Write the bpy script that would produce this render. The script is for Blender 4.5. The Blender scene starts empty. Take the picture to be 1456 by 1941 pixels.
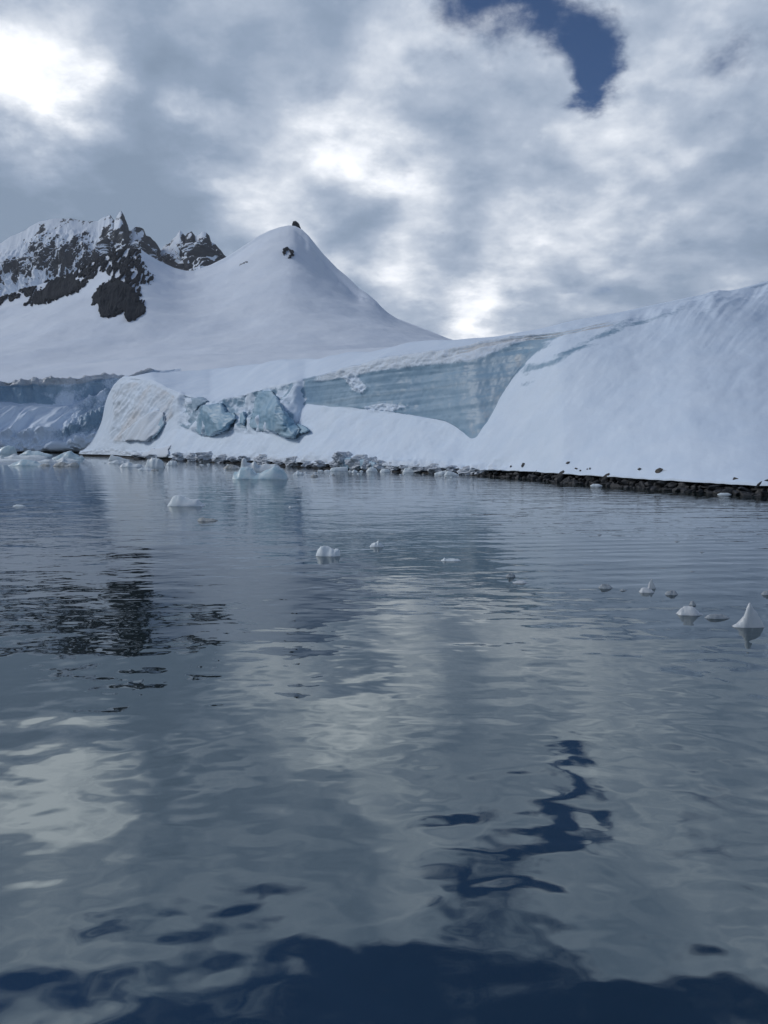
import bpy, bmesh, math, random
import numpy as np
from mathutils import Vector, Euler

random.seed(11)
RS = np.random.RandomState(11)

# ------------------------------------------------------------------ camera
sc = bpy.context.scene
F, CX, CY, HOR, CAMH = 1458.0, 728.0, 970.5, 848.0, 2.5
PITCH = math.atan((CY - HOR) / F)
cam_d = bpy.data.cameras.new("camera")
cam_d.sensor_fit = 'AUTO'; cam_d.sensor_width = 36.0; cam_d.lens = 36.0 * F / 1941.0
cam_d.clip_start = 0.1; cam_d.clip_end = 30000.0
cam = bpy.data.objects.new("camera", cam_d); sc.collection.objects.link(cam)
cam.location = (0, 0, CAMH); cam.rotation_euler = (math.radians(90) - PITCH, 0, 0)
sc.camera = cam

# ------------------------------------------------------------------ view
sc.view_settings.view_transform = 'Standard'; sc.view_settings.look = 'None'
sc.view_settings.exposure = 0.08; sc.view_settings.gamma = 1.0
sc.view_settings.use_curve_mapping = False
sc.cycles.max_bounces = 6; sc.cycles.diffuse_bounces = 3; sc.cycles.glossy_bounces = 3
sc.cycles.transmission_bounces = 3; sc.cycles.volume_bounces = 1
sc.cycles.use_denoising = True
sc.cycles.caustics_reflective = False; sc.cycles.caustics_refractive = False

# ------------------------------------------------------------------ pixel <-> world helpers
cp, sp = math.cos(PITCH), math.sin(PITCH)
def kr(px, py):
    x = (np.asarray(px, float) - CX) / F; v = (CY - np.asarray(py, float)) / F
    Y = cp + v * sp; Z = -sp + v * cp
    return x / Y, Z / Y                      # X/Y and (Z-CAMH)/Y
def world(px, py, d):
    k, r = kr(px, py); d = np.asarray(d, float)
    return np.stack(np.broadcast_arrays(k * d, d, CAMH + r * d), -1)
def project(P):
    X, Y, Z = P[..., 0], P[..., 1], P[..., 2] - CAMH
    fw = Y * cp - Z * sp; up = Y * sp + Z * cp
    return CX + F * X / fw, CY - F * up / fw
def shore_d(py):                             # distance at which a pixel row meets the water
    return -CAMH / kr(CX, py)[1]
def chain(px, py, dprev, zprev, t):          # walk back from a point at slope t until the pixel row is reached
    k, r = kr(px, py)
    return (CAMH - zprev + dprev * t) / (t - r)
def curve(tab, x, smooth=0):
    tab = sorted(tab); xs = [a for a, _ in tab]; ys = [b for _, b in tab]
    y = np.interp(x, xs, ys)
    if smooth:
        k = np.hanning(2 * smooth + 3)[1:-1]; k /= k.sum()
        y = np.convolve(np.pad(y, smooth, mode='edge'), k, mode='valid')
    return y

# ------------------------------------------------------------------ world: broken cloud over a blue sky
SUN_AZ, SUN_EL = math.radians(-82), math.radians(37)      # azimuth from +Y, negative = left
SUN_DIR = Vector((math.sin(SUN_AZ) * math.cos(SUN_EL), math.cos(SUN_AZ) * math.cos(SUN_EL), math.sin(SUN_EL)))
W = bpy.data.worlds.new("World"); sc.world = W; W.use_nodes = True
nt = W.node_tree; nt.nodes.clear()
class NB:
    """small node-building helper"""
    def __init__(s, nt): s.nt = nt
    def n(s, t, **kw):
        o = s.nt.nodes.new(t)
        for k, v in kw.items(): setattr(o, k, v)
        return o
    def put(s, sock, v):
        if isinstance(v, bpy.types.NodeSocket): s.nt.links.new(v, sock)
        elif v is not None: sock.default_value = v
    def math(s, op, a, b=None, c=None, clamp=False):
        o = s.n('ShaderNodeMath', operation=op, use_clamp=clamp)
        s.put(o.inputs[0], a); s.put(o.inputs[1], b)
        if c is not None: s.put(o.inputs[2], c)
        return o.outputs[0]
    def vmath(s, op, a, b=None, scale=None):
        o = s.n('ShaderNodeVectorMath', operation=op)
        s.put(o.inputs[0], a)
        if b is not None: s.put(o.inputs[1], b)
        if scale is not None: s.put(o.inputs['Scale'], scale)
        return o.outputs['Value'] if op in ('DOT_PRODUCT', 'LENGTH', 'DISTANCE') else o.outputs[0]
    def noise(s, vec, scale, detail=4, rough=.5, dist=0.0, out='Fac', lac=2.0):
        o = s.n('ShaderNodeTexNoise'); s.put(o.inputs['Vector'], vec)
        o.inputs['Scale'].default_value = scale; o.inputs['Detail'].default_value = detail
        o.inputs['Roughness'].default_value = rough; o.inputs['Distortion'].default_value = dist
        o.inputs['Lacunarity'].default_value = lac
        return o.outputs[out]
    def rng(s, v, a, b, c=0., d=1., interp='SMOOTHSTEP'):
        o = s.n('ShaderNodeMapRange', interpolation_type=interp); o.clamp = True if interp == 'LINEAR' else o.clamp
        s.put(o.inputs[0], v)
        for i, q in zip((1, 2, 3, 4), (a, b, c, d)): s.put(o.inputs[i], q)
        return o.outputs[0]
    def ramp(s, v, stops, interp='LINEAR'):
        o = s.n('ShaderNodeValToRGB'); s.put(o.inputs[0], v); cr = o.color_ramp; cr.interpolation = interp
        while len(cr.elements) < len(stops): cr.elements.new(.5)
        for e, (p, c) in zip(cr.elements, stops):
            e.position = p; e.color = (*c, 1) if len(c) == 3 else c
        return o.outputs[0]
    def mix(s, f, a, b, blend='MIX'):
        o = s.n('ShaderNodeMix', data_type='RGBA', blend_type=blend)
        s.put(o.inputs[0], f); s.put(o.inputs[6], a); s.put(o.inputs[7], b)
        return o.outputs[2]
    def xyz(s, v):
        o = s.n('ShaderNodeSeparateXYZ'); s.put(o.inputs[0], v); return o.outputs
    def comb(s, x, y, z):
        o = s.n('ShaderNodeCombineXYZ')
        for i, q in enumerate((x, y, z)): s.put(o.inputs[i], q)
        return o.outputs[0]
def C4(*c): return (*c, 1.0)

b = NB(nt)
D = b.n('ShaderNodeTexCoord').outputs['Generated']
dx, dy, dz = b.xyz(D)
zz = b.math('ABSOLUTE', dz)
den = b.math('ADD', zz, .30)
q = b.comb(b.math('DIVIDE', dx, den), b.math('DIVIDE', dy, den), 0.0)
# warped direction: irregular edges for the large cloud masses
w1 = b.vmath('SUBTRACT', b.noise(q, 2.6, 9, .60, out='Color'), (.5, .5, .5))
Dw = b.vmath('ADD', b.comb(dx, dy, zz), b.vmath('SCALE', w1, scale=.20))
def pdir(px, py):
    v = world(px, py, 1.0) - np.array([0, 0, CAMH]); return v / np.linalg.norm(v)
def blobs(lst):
    tot = None
    for px, py, rad, wt in lst:
        d_ = pdir(px, py)
        dist = b.vmath('DISTANCE', Dw, tuple(d_))
        g = b.rng(dist, rad / F * 1.25, 0.0, 0.0, wt)
        tot = g if tot is None else b.math('ADD', tot, g)
    return tot
bright = [(90, 255, 170, .46), (700, 300, 90, .15), (1060, 330, 90, .14), (1250, 420, 90, .14), (1130, 480, 100, .12), (1350, 90, 120, .10), (900, 520, 80, .10), (95, 190, 190, .80), (190, 45, 190, .12), (375, 238, 80, .60), (520, 240, 110, .20), (665, 268, 105, .34),
          (500, 378, 170, .42), (770, 55, 130, .30), (1010, 130, 170, .20), (1175, 215, 160, .22), (790, 350, 120, .30),
          (1000, 385, 130, .22), (1190, 365, 120, .14), (760, 510, 120, .34), (930, 612, 115, .48), (890, 555, 110, .12), (1000, 480, 150, .14),
          (250, 128, 150, -.26), (50, 375, 190, -.85), (270, 320, 220, -.62), (560, 288, 130, -.18), (860, 165, 120, -.16),
          (655, 390, 80, -.16), (1390, 290, 230, -.12), (1000, 275, 130, -.08), (20, 50, 130, -.34), (440, 60, 160, -.08),
          (820, 440, 150, -.10), (1320, 470, 200, -.02)]
L0 = blobs(bright)
n1 = b.noise(q, 2.5, 9, .54, .2)
n2 = b.noise(q, 9.0, 7, .60, .12)
L = b.math('ADD', L0, b.math('MULTIPLY', b.math('SUBTRACT', n1, .5), .80))
L = b.math('ADD', L, b.math('MULTIPLY', b.math('SUBTRACT', n2, .5), .70))
n4 = b.noise(q, 5.0, 7, .54, .12)
L = b.math('ADD', L, b.math('MULTIPLY', b.math('SUBTRACT', n4, .5), .85))
L = b.math('ADD', L, .42)
cloud_col = b.ramp(L, [(0.0, (.215, .285, .39)), (.28, (.28, .355, .475)), (.52, (.43, .50, .615)), (.76, (.72, .77, .85)), (1.0, (1.12, 1.14, 1.18))])
# gaps in the cloud
gap = blobs([(1225, 20, 120, -.8), (1095, -25, 85, -.5), (1060, 95, 70, .25), (950, -5, 150, .75), (1110, 85, 120, .74), (1155, 110, 90, .5), (1118, 190, 70, .65), (1440, 140, 110, .42), (1145, 585, 60, .3),
             (700, 20, 70, .25)])
n3 = b.noise(q, 5.2, 9, .62, .2)
gap = b.math('ADD', gap, b.math('MULTIPLY', b.math('SUBTRACT', n3, .5), 2.1))
high = b.rng(zz, .50, .59, 0., .95)           # the deck opens up overhead
gap = b.math('ADD', gap, high)
clear = b.rng(gap, .24, .92)
sky = b.n('ShaderNodeTexSky', sky_type='NISHITA', sun_disc=False)
sky.sun_elevation = SUN_EL; sky.sun_rotation = SUN_AZ
sky.altitude = 10; sky.air_density = .5; sky.dust_density = 0.0; sky.ozone_density = 3.0
bg_s = b.n('ShaderNodeBackground'); b.put(bg_s.inputs[0], b.mix(1.0, sky.outputs[0], C4(.62, .86, 1.05), 'MULTIPLY')); bg_s.inputs[1].default_value = .08
bg_c = b.n('ShaderNodeBackground'); b.put(bg_c.inputs[0], cloud_col); bg_c.inputs[1].default_value = 1.0
mx = b.n('ShaderNodeMixShader'); b.put(mx.inputs[0], clear)
nt.links.new(bg_c.outputs[0], mx.inputs[1]); nt.links.new(bg_s.outputs[0], mx.inputs[2])
wo = b.n('ShaderNodeOutputWorld'); nt.links.new(mx.outputs[0], wo.inputs[0])

# ------------------------------------------------------------------ sun, veiled by cloud
sl = bpy.data.lights.new("sun", 'SUN'); sl.energy = 1.35; sl.angle = math.radians(14); sl.color = (1.0, .965, .92)
so = bpy.data.objects.new("sun", sl); sc.collection.objects.link(so)
so.rotation_euler = SUN_DIR.to_track_quat('Z', 'Y').to_euler(); so.location = (-200, 100, 400)

# ------------------------------------------------------------------ numpy noise
_perm = RS.permutation(256); _perm = np.concatenate([_perm, _perm, _perm])
_g3 = RS.normal(size=(256, 3)); _g3 /= np.linalg.norm(_g3, axis=1)[:, None]
def pn(x, y, z=0.0):
    x, y, z = np.broadcast_arrays(np.asarray(x, float), np.asarray(y, float), np.asarray(z, float))
    xi = np.floor(x).astype(int); yi = np.floor(y).astype(int); zi = np.floor(z).astype(int)
    xf, yf, zf = x - xi, y - yi, z - zi
    xi &= 255; yi &= 255; zi &= 255
    u = xf**3 * (xf * (xf * 6 - 15) + 10); v = yf**3 * (yf * (yf * 6 - 15) + 10); w = zf**3 * (zf * (zf * 6 - 15) + 10)
    out = 0
    for i in (0, 1):
        for j in (0, 1):
            for k in (0, 1):
                g = _g3[_perm[_perm[_perm[xi + i] + yi + j] + zi + k]]
                dd = g[..., 0] * (xf - i) + g[..., 1] * (yf - j) + g[..., 2] * (zf - k)
                out = out + dd * (u if i else 1 - u) * (v if j else 1 - v) * (w if k else 1 - w)
    return out * 1.5
def fbm(x, y, z=0.0, o=4, gain=.5, lac=2.03):
    a, t, f = 1.0, 0, 1.0
    for i in range(o):
        t = t + a * pn(x * f + 17.3 * i, y * f - 9.1 * i, np.asarray(z) * f + 3.7 * i); a *= gain; f *= lac
    return t
def ridged(x, y, z=0.0, o=4, gain=.5, lac=2.1):
    a, t, f = 1.0, 0, 1.0
    for i in range(o):
        t = t + a * (1 - 2 * np.abs(pn(x * f + 11.3 * i, y * f + 5.1 * i, np.asarray(z) * f - 8.7 * i))); a *= gain; f *= lac
    return t
def sstep(x, a, c):
    t = np.clip((x - a) / (c - a), 0, 1); return t * t * (3 - 2 * t)
def facets(P, n, amp, seed):
    """broken-ice facets: nearest of n seeds, a random plane for each"""
    r = np.random.RandomState(seed); lo, hi = P.reshape(-1, 3).min(0), P.reshape(-1, 3).max(0)
    S = lo + (hi - lo) * r.rand(n, 3); G = r.normal(size=(n, 3)) * amp; O = r.normal(size=n) * amp * .6
    Q = P.reshape(-1, 3); best = np.full(len(Q), 1e18); val = np.zeros(len(Q)); sc_ = np.maximum(hi - lo, 1e-6)
    for i in range(n):
        e = (Q - S[i]) / sc_.max(); dd = (e * e).sum(1); m = dd < best
        best[m] = dd[m]; val[m] = (e[m] @ G[i]) * 3 + O[i]
    return val.reshape(P.shape[:-1])
def insdf(poly, x, y):
    """signed distance in pixels to a polygon, positive inside"""
    poly = np.asarray(poly, float); inside = np.zeros(x.shape, bool); dist = np.full(x.shape, 1e9)
    for i in range(len(poly)):
        (x1, y1), (x2, y2) = poly[i - 1], poly[i]
        c = ((y1 > y) != (y2 > y)) & (x < (x2 - x1) * (y - y1) / (y2 - y1 + 1e-12) + x1); inside ^= c
        L2 = (x2 - x1)**2 + (y2 - y1)**2 + 1e-9
        t = np.clip(((x - x1) * (x2 - x1) + (y - y1) * (y2 - y1)) / L2, 0, 1)
        dist = np.minimum(dist, np.hypot(x - x1 - t * (x2 - x1), y - y1 - t * (y2 - y1)))
    return np.where(inside, dist, -dist)

# ------------------------------------------------------------------ object helpers
COL = sc.collection
def link(name, me, mat=None, parent=None):
    o = bpy.data.objects.new(name, me); COL.objects.link(o)
    if mat and not me.materials: me.materials.append(mat)
    if parent: o.parent = parent
    return o
def tag(o, label=None, cat=None, group=None, kind=None):
    if label: o['label'] = label
    if cat: o['category'] = cat
    if group: o['group'] = group
    if kind: o['kind'] = kind
    return o
def mesh_np(name, V, Q, attrs=None, smooth=True):
    me = bpy.data.meshes.new(name); V = np.asarray(V, np.float32); Q = np.asarray(Q, np.int32)
    k = Q.shape[1]
    me.vertices.add(len(V)); me.vertices.foreach_set('co', V.ravel())
    me.loops.add(len(Q) * k); me.loops.foreach_set('vertex_index', Q.ravel())
    me.polygons.add(len(Q)); me.polygons.foreach_set('loop_start', np.arange(len(Q), dtype=np.int32) * k)
    me.polygons.foreach_set('use_smooth', np.full(len(Q), smooth))
    me.update(calc_edges=True)
    for n_, a in (attrs or {}).items():
        at = me.attributes.new(n_, 'FLOAT', 'POINT'); at.data.foreach_set('value', np.asarray(a, np.float32).ravel())
    return me
def grid_quads(nu, nv):
    i = np.arange(nu - 1)[:, None] * nv + np.arange(nv - 1)[None, :]
    return np.stack([i, i + nv, i + nv + 1, i + 1], -1).reshape(-1, 4)
def normals(P):
    du = np.gradient(P, axis=0); dv = np.gradient(P, axis=1)
    n = np.cross(du, dv); n /= np.linalg.norm(n, axis=-1)[..., None] + 1e-12
    return n
def loft(stations, counts):
    """stations: list of (nu,3) curves from front to back; linear between them"""
    rows = []; vs = []
    for i, c in enumerate(counts):
        t = np.linspace(0, 1, c, endpoint=(i == len(counts) - 1))
        for a in t: rows.append(stations[i] * (1 - a) + stations[i + 1] * a); vs.append(i + a)
    return np.stack(rows, 1), np.array(vs)
def smooth_v(P, it, w):
    """relax rows of a loft; w (nv,) or (nu,nv) says how strongly"""
    w = np.broadcast_to(np.asarray(w, float), P.shape[:2])[..., None] * .5
    for _ in range(it):
        A = P.copy(); A[:, 1:-1] = (P[:, :-2] + P[:, 2:]) * .5
        P = P * (1 - w) + A * w
    return P
def lookup(P, pxs):
    """distance of a loft's surface as a function of the picture position it is seen at"""
    _, PY = project(P)
    def f(px, py):
        ci = np.clip(np.round(np.interp(px, pxs, np.arange(len(pxs)))).astype(int), 0, len(pxs) - 1)
        out = np.empty(px.shape)
        for c in np.unique(ci):
            m = ci == c; yy = PY[c]; mono = np.minimum.accumulate(yy)
            keep = np.concatenate([[True], mono[1:] < mono[:-1] - 1e-6])
            out[m] = np.interp(-py[m], -mono[keep], P[c, keep, 1])
        return out
    return f

# ------------------------------------------------------------------ materials
def new_mat(name):
    m = bpy.data.materials.new(name); m.use_nodes = True; t = m.node_tree; t.nodes.clear()
    bb = NB(t); p = bb.n('ShaderNodeBsdfPrincipled'); o = bb.n('ShaderNodeOutputMaterial')
    t.links.new(p.outputs[0], o.inputs[0]); return m, bb, p
def attr(bb, name): return bb.n('ShaderNodeAttribute', attribute_name=name).outputs['Fac']
def bump(bb, p, h, dist, strength=1.0):
    o = bb.n('ShaderNodeBump'); bb.put(o.inputs['Height'], h); o.inputs['Distance'].default_value = dist
    o.inputs['Strength'].default_value = strength; bb.put(p.inputs['Normal'], o.outputs[0])

def snow_ice_mat(name, fs, bumpd):
    """snow that turns to bare blue ice, silt stain or rock where the surface carries it"""
    m, bb, p = new_mat(name)
    pos = bb.n('ShaderNodeNewGeometry').outputs['Position']
    n = bb.noise(pos, fs, 6, .6); nf = bb.noise(pos, fs * 9, 4, .6)
    snow = bb.mix(bb.rng(n, .3, .7), C4(.67, .79, .93), C4(.72, .83, .955))
    icec = bb.ramp(bb.noise(pos, fs * .6, 5, .55, .6), [(.25, (.20, .33, .465)), (.5, (.25, .385, .51)), (.75, (.34, .47, .585))])
    ic = attr(bb, 'ice'); icec = bb.mix(bb.rng(ic, 1.0, 1.6), icec, bb.mix(bb.rng(n, .3, .7), C4(.20, .37, .51), C4(.40, .56, .68))); icm = bb.rng(bb.math('ADD', ic, bb.math('MULTIPLY', bb.math('SUBTRACT', nf, .5), .5)), .3, .62)
    col = bb.mix(icm, snow, icec)
    # strata: thin grey melt lines in the ice
    st = attr(bb, 'strata')
    wv = bb.noise(bb.comb(0., 0., bb.math('MULTIPLY', st, 1.0)), 1.0, 3, .6)
    line = bb.math('MULTIPLY', bb.rng(wv, .54, .64), bb.math('MULTIPLY', icm, .30))
    col = bb.mix(line, col, C4(.30, .38, .44))
    sn = attr(bb, 'stain'); snm = bb.math('MULTIPLY', bb.rng(bb.math('ADD', sn, bb.math('MULTIPLY', bb.math('SUBTRACT', nf, .5), .8)), .2, .9), .62)
    col = bb.mix(snm, col, bb.mix(bb.rng(n, .3, .7), C4(.62, .63, .64), C4(.50, .48, .465)))
    rk = attr(bb, 'rock'); rkm = bb.rng(bb.math('ADD', rk, bb.math('MULTIPLY', bb.math('SUBTRACT', nf, .5), .3)), .42, .58)
    col = bb.mix(rkm, col, bb.mix(n, C4(.018, .02, .022), C4(.045, .045, .045)))
    bb.put(p.inputs['Base Color'], col)
    bb.put(p.inputs['Roughness'], bb.rng(icm, 0, 1, .75, .42)); p.inputs['Specular IOR Level'].default_value = .3
    bump(bb, p, bb.math('ADD', bb.noise(pos, fs * 3, 6, .6), bb.math('MULTIPLY', nf, .3)), bumpd, .7)
    return m
M_NEAR = snow_ice_mat('snow_and_glacier_ice', .35, .05)
M_FAR = snow_ice_mat('snow_and_ice_far_cliff', .12, .35)

def mountain_mat(name, fs, bd=3.0):
    m, bb, p = new_mat(name)
    pos = bb.n('ShaderNodeNewGeometry').outputs['Position']
    n = bb.noise(pos, fs, 7, .62); nf = bb.noise(pos, fs * 5, 5, .6)
    rk = attr(bb, 'rock')
    xx, yy, zz_ = bb.xyz(pos); fine = bb.noise(bb.comb(xx, yy, bb.math('MULTIPLY', zz_, .55)), fs * 9, 5, .65)
    rkm = bb.rng(bb.math('ADD', rk, bb.math('ADD', bb.math('MULTIPLY', bb.math('SUBTRACT', nf, .5), .45), bb.math('MULTIPLY', bb.math('SUBTRACT', fine, .5), .7))), .46, .56)
    snow = bb.mix(bb.rng(n, .3, .7), C4(.74, .82, .92), C4(.79, .86, .94))
    rock = bb.ramp(nf, [(.3, (.008, .012, .018)), (.55, (.019, .025, .036)), (.8, (.055, .065, .08))])
    bb.put(p.inputs['Base Color'], bb.mix(rkm, snow, rock)); p.inputs['Roughness'].default_value = .85
    p.inputs['Specular IOR Level'].default_value = .2
    bump(bb, p, nf, bd, .6)
    return m
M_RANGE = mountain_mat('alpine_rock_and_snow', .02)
M_PEAK = mountain_mat('mountain_snow', .012, .35)

def rock_mat(name, lo, hi, fs, bd):
    m, bb, p = new_mat(name)
    pos = bb.n('ShaderNodeTexCoord').outputs['Object']
    n = bb.noise(pos, fs, 7, .65); nf = bb.noise(pos, fs * 6, 4, .6)
    rnd = bb.n('ShaderNodeObjectInfo').outputs['Random']
    col = bb.mix(bb.rng(n, .3, .7), C4(*lo), C4(*hi))
    col = bb.mix(bb.math('MULTIPLY', rnd, .5), col, C4(hi[0] * .5, hi[1] * .52, hi[2] * .55))
    bb.put(p.inputs['Base Color'], col); p.inputs['Roughness'].default_value = .55
    bump(bb, p, bb.math('ADD', n, bb.math('MULTIPLY', nf, .4)), bd, .8)
    return m
M_CRAG = rock_mat('dark_crag_rock', (.006, .009, .014), (.017, .022, .031), .05, 2.0)
M_CRAG.node_tree.nodes['Principled BSDF'].inputs['Specular IOR Level'].default_value = .08; M_CRAG.node_tree.nodes['Principled BSDF'].inputs['Roughness'].default_value = .9
M_SHORE = rock_mat('wet_shore_rock', (.010, .012, .014), (.06, .061, .063), 2.2, .06)
M_BOULDER = rock_mat('brown_boulder', (.07, .062, .052), (.17, .15, .125), 2.5, .06)

def ice_mat(name, a, c, rough, trans=0.0, sub=0.0, fs=2.0, bd=.03):
    m, bb, p = new_mat(name)
    pos = bb.n('ShaderNodeTexCoord').outputs['Object']
    n = bb.noise(pos, fs, 5, .6, .5); nf = bb.noise(pos, fs * 6, 4, .6)
    bb.put(p.inputs['Base Color'], bb.mix(bb.rng(n, .32, .68), C4(*a), C4(*c)))
    p.inputs['Roughness'].default_value = rough; p.inputs['IOR'].default_value = 1.31
    p.inputs['Transmission Weight'].default_value = trans
    bump(bb, p, bb.math('ADD', n, bb.math('MULTIPLY', nf, .3)), bd, .6)
    return m
M_BERG = ice_mat('white_berg_ice', (.74, .84, .88), (.84, .90, .93), .4)
M_BLUE = ice_mat('blue_berg_ice', (.52, .72, .80), (.74, .85, .89), .3)
M_GREY = ice_mat('dirty_grey_ice', (.30, .32, .31), (.62, .65, .65), .45)
M_CLEAR = ice_mat('clear_melting_ice', (.78, .85, .89), (.90, .94, .96), .15, .22, fs=6, bd=.015)
M_DARKICE = ice_mat('clear_black_ice', (.48, .55, .60), (.76, .82, .86), .12, .4, fs=8, bd=.01)
M_FOOT = ice_mat('rotten_ice_foot', (.42, .47, .53), (.66, .71, .77), .6, fs=.9, bd=.25)
M_BLOCK = None

# ------------------------------------------------------------------ sea
m, bb, p = new_mat('sea_water')
pos = bb.n('ShaderNodeNewGeometry').outputs['Position']
px_, py_, pz_ = bb.xyz(pos)
dist = bb.math('SQRT', bb.math('ADD', bb.math('MULTIPLY', px_, px_), bb.math('MULTIPLY', py_, py_)))
v2 = bb.comb(bb.math('MULTIPLY', px_, .62), py_, 0.)
patch = bb.noise(bb.comb(bb.math('MULTIPLY', px_, .5), py_, 3.), .06, 3, .5)
big = bb.math('MULTIPLY', bb.noise(v2, .42, 1.5, .4, .3), .040)
mid = bb.math('MULTIPLY', bb.noise(v2, 1.25, 2, .42, .25), bb.rng(dist, 3., 14., .020, .021))
rip = bb.math('MULTIPLY', bb.noise(v2, 5.0, 2, .5), bb.math('MULTIPLY', bb.rng(dist, 6., 24., .0002, .0060), bb.rng(patch, .36, .62, .35, 1.15)))
# faint wake ripples spreading over the right-hand water
wx = bb.math('SUBTRACT', px_, 2.0); wy = bb.math('SUBTRACT', py_, 30.)
wv = bb.n('ShaderNodeTexWave', wave_type='BANDS', bands_direction='Y'); bb.put(wv.inputs['Vector'], bb.comb(bb.math('MULTIPLY', px_, .22), bb.math('ADD', py_, bb.math('MULTIPLY', px_, -.12)), 0.))
wv.inputs['Scale'].default_value = .42; wv.inputs['Distortion'].default_value = 7; wv.inputs['Detail'].default_value = 2; wv.inputs['Detail Scale'].default_value = .6
wake = bb.math('MULTIPLY', wv.outputs['Fac'], bb.math('MULTIPLY', bb.rng(px_, -1., 6., 0., .006), bb.rng(dist, 8., 15.)))
cel = bb.math('MULTIPLY', bb.noise(bb.comb(bb.math('MULTIPLY', px_, .92), py_, 4.), 2.7, 1.5, .4, .15), bb.rng(dist, 4., 16., .0105, .0050))
h = bb.math('ADD', bb.math('ADD', bb.math('ADD', big, cel), mid), bb.math('ADD', rip, wake))
bump(bb, p, h, 1.0, 1.0)
p.inputs['Base Color'].default_value = (.001, .009, .009, 1); p.inputs['Roughness'].default_value = .012
p.inputs['IOR'].default_value = 3.1; p.inputs['Specular Tint'].default_value = (.74, .86, .91, 1)
R_ = 4500
me = mesh_np('sea', [(-R_, -R_, 0), (R_, -R_, 0), (R_, R_, 0), (-R_, R_, 0)], [(0, 1, 2, 3)])
tag(link('sea', me, m), 'calm dark teal sea with ripples mirroring cloud', 'sea', kind='structure')

# ------------------------------------------------------------------ near glacier: ice cliff, snow apron and the long right-hand snow slope
pxs = np.concatenate([np.arange(150, 1480, 1.6), np.arange(1480, 2300, 6.0)])
d0 = curve([(150, 225), (205, 205), (253, 172), (335, 143), (455, 119), (533, 104), (621, 90), (748, 79), (842, 72.5), (942, 66), (1000, 61.5), (1064, 55),
            (1187, 48.5), (1310, 43.5), (1432, 40.2), (1560, 38), (1800, 37), (2300, 36)], pxs, 12)
footpy = curve([(150, 858), (165, 856), (205, 853), (253, 858), (335, 862), (455, 866), (533, 871), (621, 876), (748, 881), (842, 884), (880, 889), (942, 892), (1000, 894),
                (1064, 899), (1187, 908), (1310, 917), (1432, 925), (1560, 932), (1800, 940), (2300, 950)], pxs, 4)
T = curve([(150, 855.5), (160, 851), (175, 837), (190, 805), (200, 768), (212, 738), (230, 722), (250, 717), (290, 722), (330, 741), (352, 749), (400, 761), (425, 757), (450, 750), (490, 739),
           (540, 729), (570, 721), (640, 704), (700, 690), (780, 674), (860, 659), (930, 645), (1000, 632), (1040, 627), (1120, 612), (1250, 588), (1350, 567), (1456, 546), (1700, 505), (2300, 440)], pxs, 5)
B = curve([(150, 856), (160, 853), (175, 846), (200, 838), (225, 838), (285, 838), (310, 822), (335, 806), (362, 814), (390, 826), (450, 815), (500, 820), (545, 822), (562, 795), (577, 762),
           (600, 764), (640, 768), (690, 776), (740, 781), (800, 790), (850, 800), (875, 815), (892, 832), (905, 828), (925, 795), (960, 738), (990, 695), (1020, 660), (1050, 643), (1120, 622),
           (1250, 598), (1350, 577), (1456, 556), (1700, 515), (2300, 450)], pxs, 3)
SK = curve([(150, 854.5), (160, 849), (175, 835), (190, 802), (200, 763), (212, 733), (230, 718), (250, 710), (290, 700), (400, 690), (600, 667), (760, 649), (850, 639), (920, 630), (1000, 618),
            (1120, 597), (1250, 570), (1350, 548), (1456, 527), (1700, 485), (2300, 420)], pxs, 5)
tA = curve([(150, 1.0), (200, .9), (335, .62), (500, .66), (620, .74), (800, .70), (890, .66), (935, .80), (1000, .84), (1060, .78), (1200, .62), (1456, .50), (1700, .50), (2300, .50)], pxs, 20)   # apron slope
tW = curve([(150, 1.0), (215, 1.25), (330, 1.4), (400, 1.6), (535, 1.6), (605, 3.2), (960, 3.0), (1010, 1.6), (1070, .66), (1456, .44), (2300, .5)], pxs, 4)   # cliff slope
tP = curve([(150, .9), (200, .5), (290, .22), (600, .235), (850, .26), (1000, .30), (1250, .33), (1456, .36), (2300, .40)], pxs, 15)
zl = .55 + .10 * sstep(pxs, 940, 1040)
P0 = np.stack([world(pxs, HOR, d0 + 2.0)[:, 0], d0 + 2.0, np.full_like(d0, -1.0)], -1)
P1 = np.stack([kr(pxs, HOR)[0] * (d0 + 1.7), d0 + 1.7, zl - .12], -1)
P2 = np.stack([kr(pxs, HOR)[0] * (d0 + .35), d0 + .35, zl + .12 * pn(pxs * .045, 1.0)], -1)
dF = chain(pxs, footpy, d0 + .35, zl, 1.5); P3 = world(pxs, footpy, dF)
Bm = footpy * .45 + B * .55
dM = chain(pxs, Bm, dF, P3[:, 2], tA * .92); P4 = world(pxs, Bm, dM)
dB = chain(pxs, B, dM, P4[:, 2], tA * 1.08); P5 = world(pxs, B, dB)
dT = chain(pxs, T, dB, P5[:, 2], tW)
bl = sstep(pxs, 815, 850) * (1 - sstep(pxs, 1045, 1075)); dT = dT * (1 - bl) + bl * curve([(800, 85.5), (830, 83), (860, 81), (890, 79.6), (920, 78.6), (950, 77.7), (980, 76.6), (1010, 75.4), (1040, 73.8), (1070, 72.2)], pxs, 12); P6 = world(pxs, T, dT)
dS = chain(pxs, SK, dT, P6[:, 2], tP); P7 = world(pxs, SK, dS)
P8 = P7 + np.array([0, 60, -9.0]); P9 = P8 + np.array([0, 200, -30.0])
P, vs = loft([P0, P1, P2, P3, P4, P5, P6, P7, P8, P9], [3, 6, 14, 46, 70, 78, 60, 8, 6])
nu, nv = P.shape[:2]
PXg = np.repeat(pxs[:, None], nv, 1); Vg = np.repeat(vs[None, :], nu, 0)
right = sstep(PXg, 985, 1075)
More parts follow.
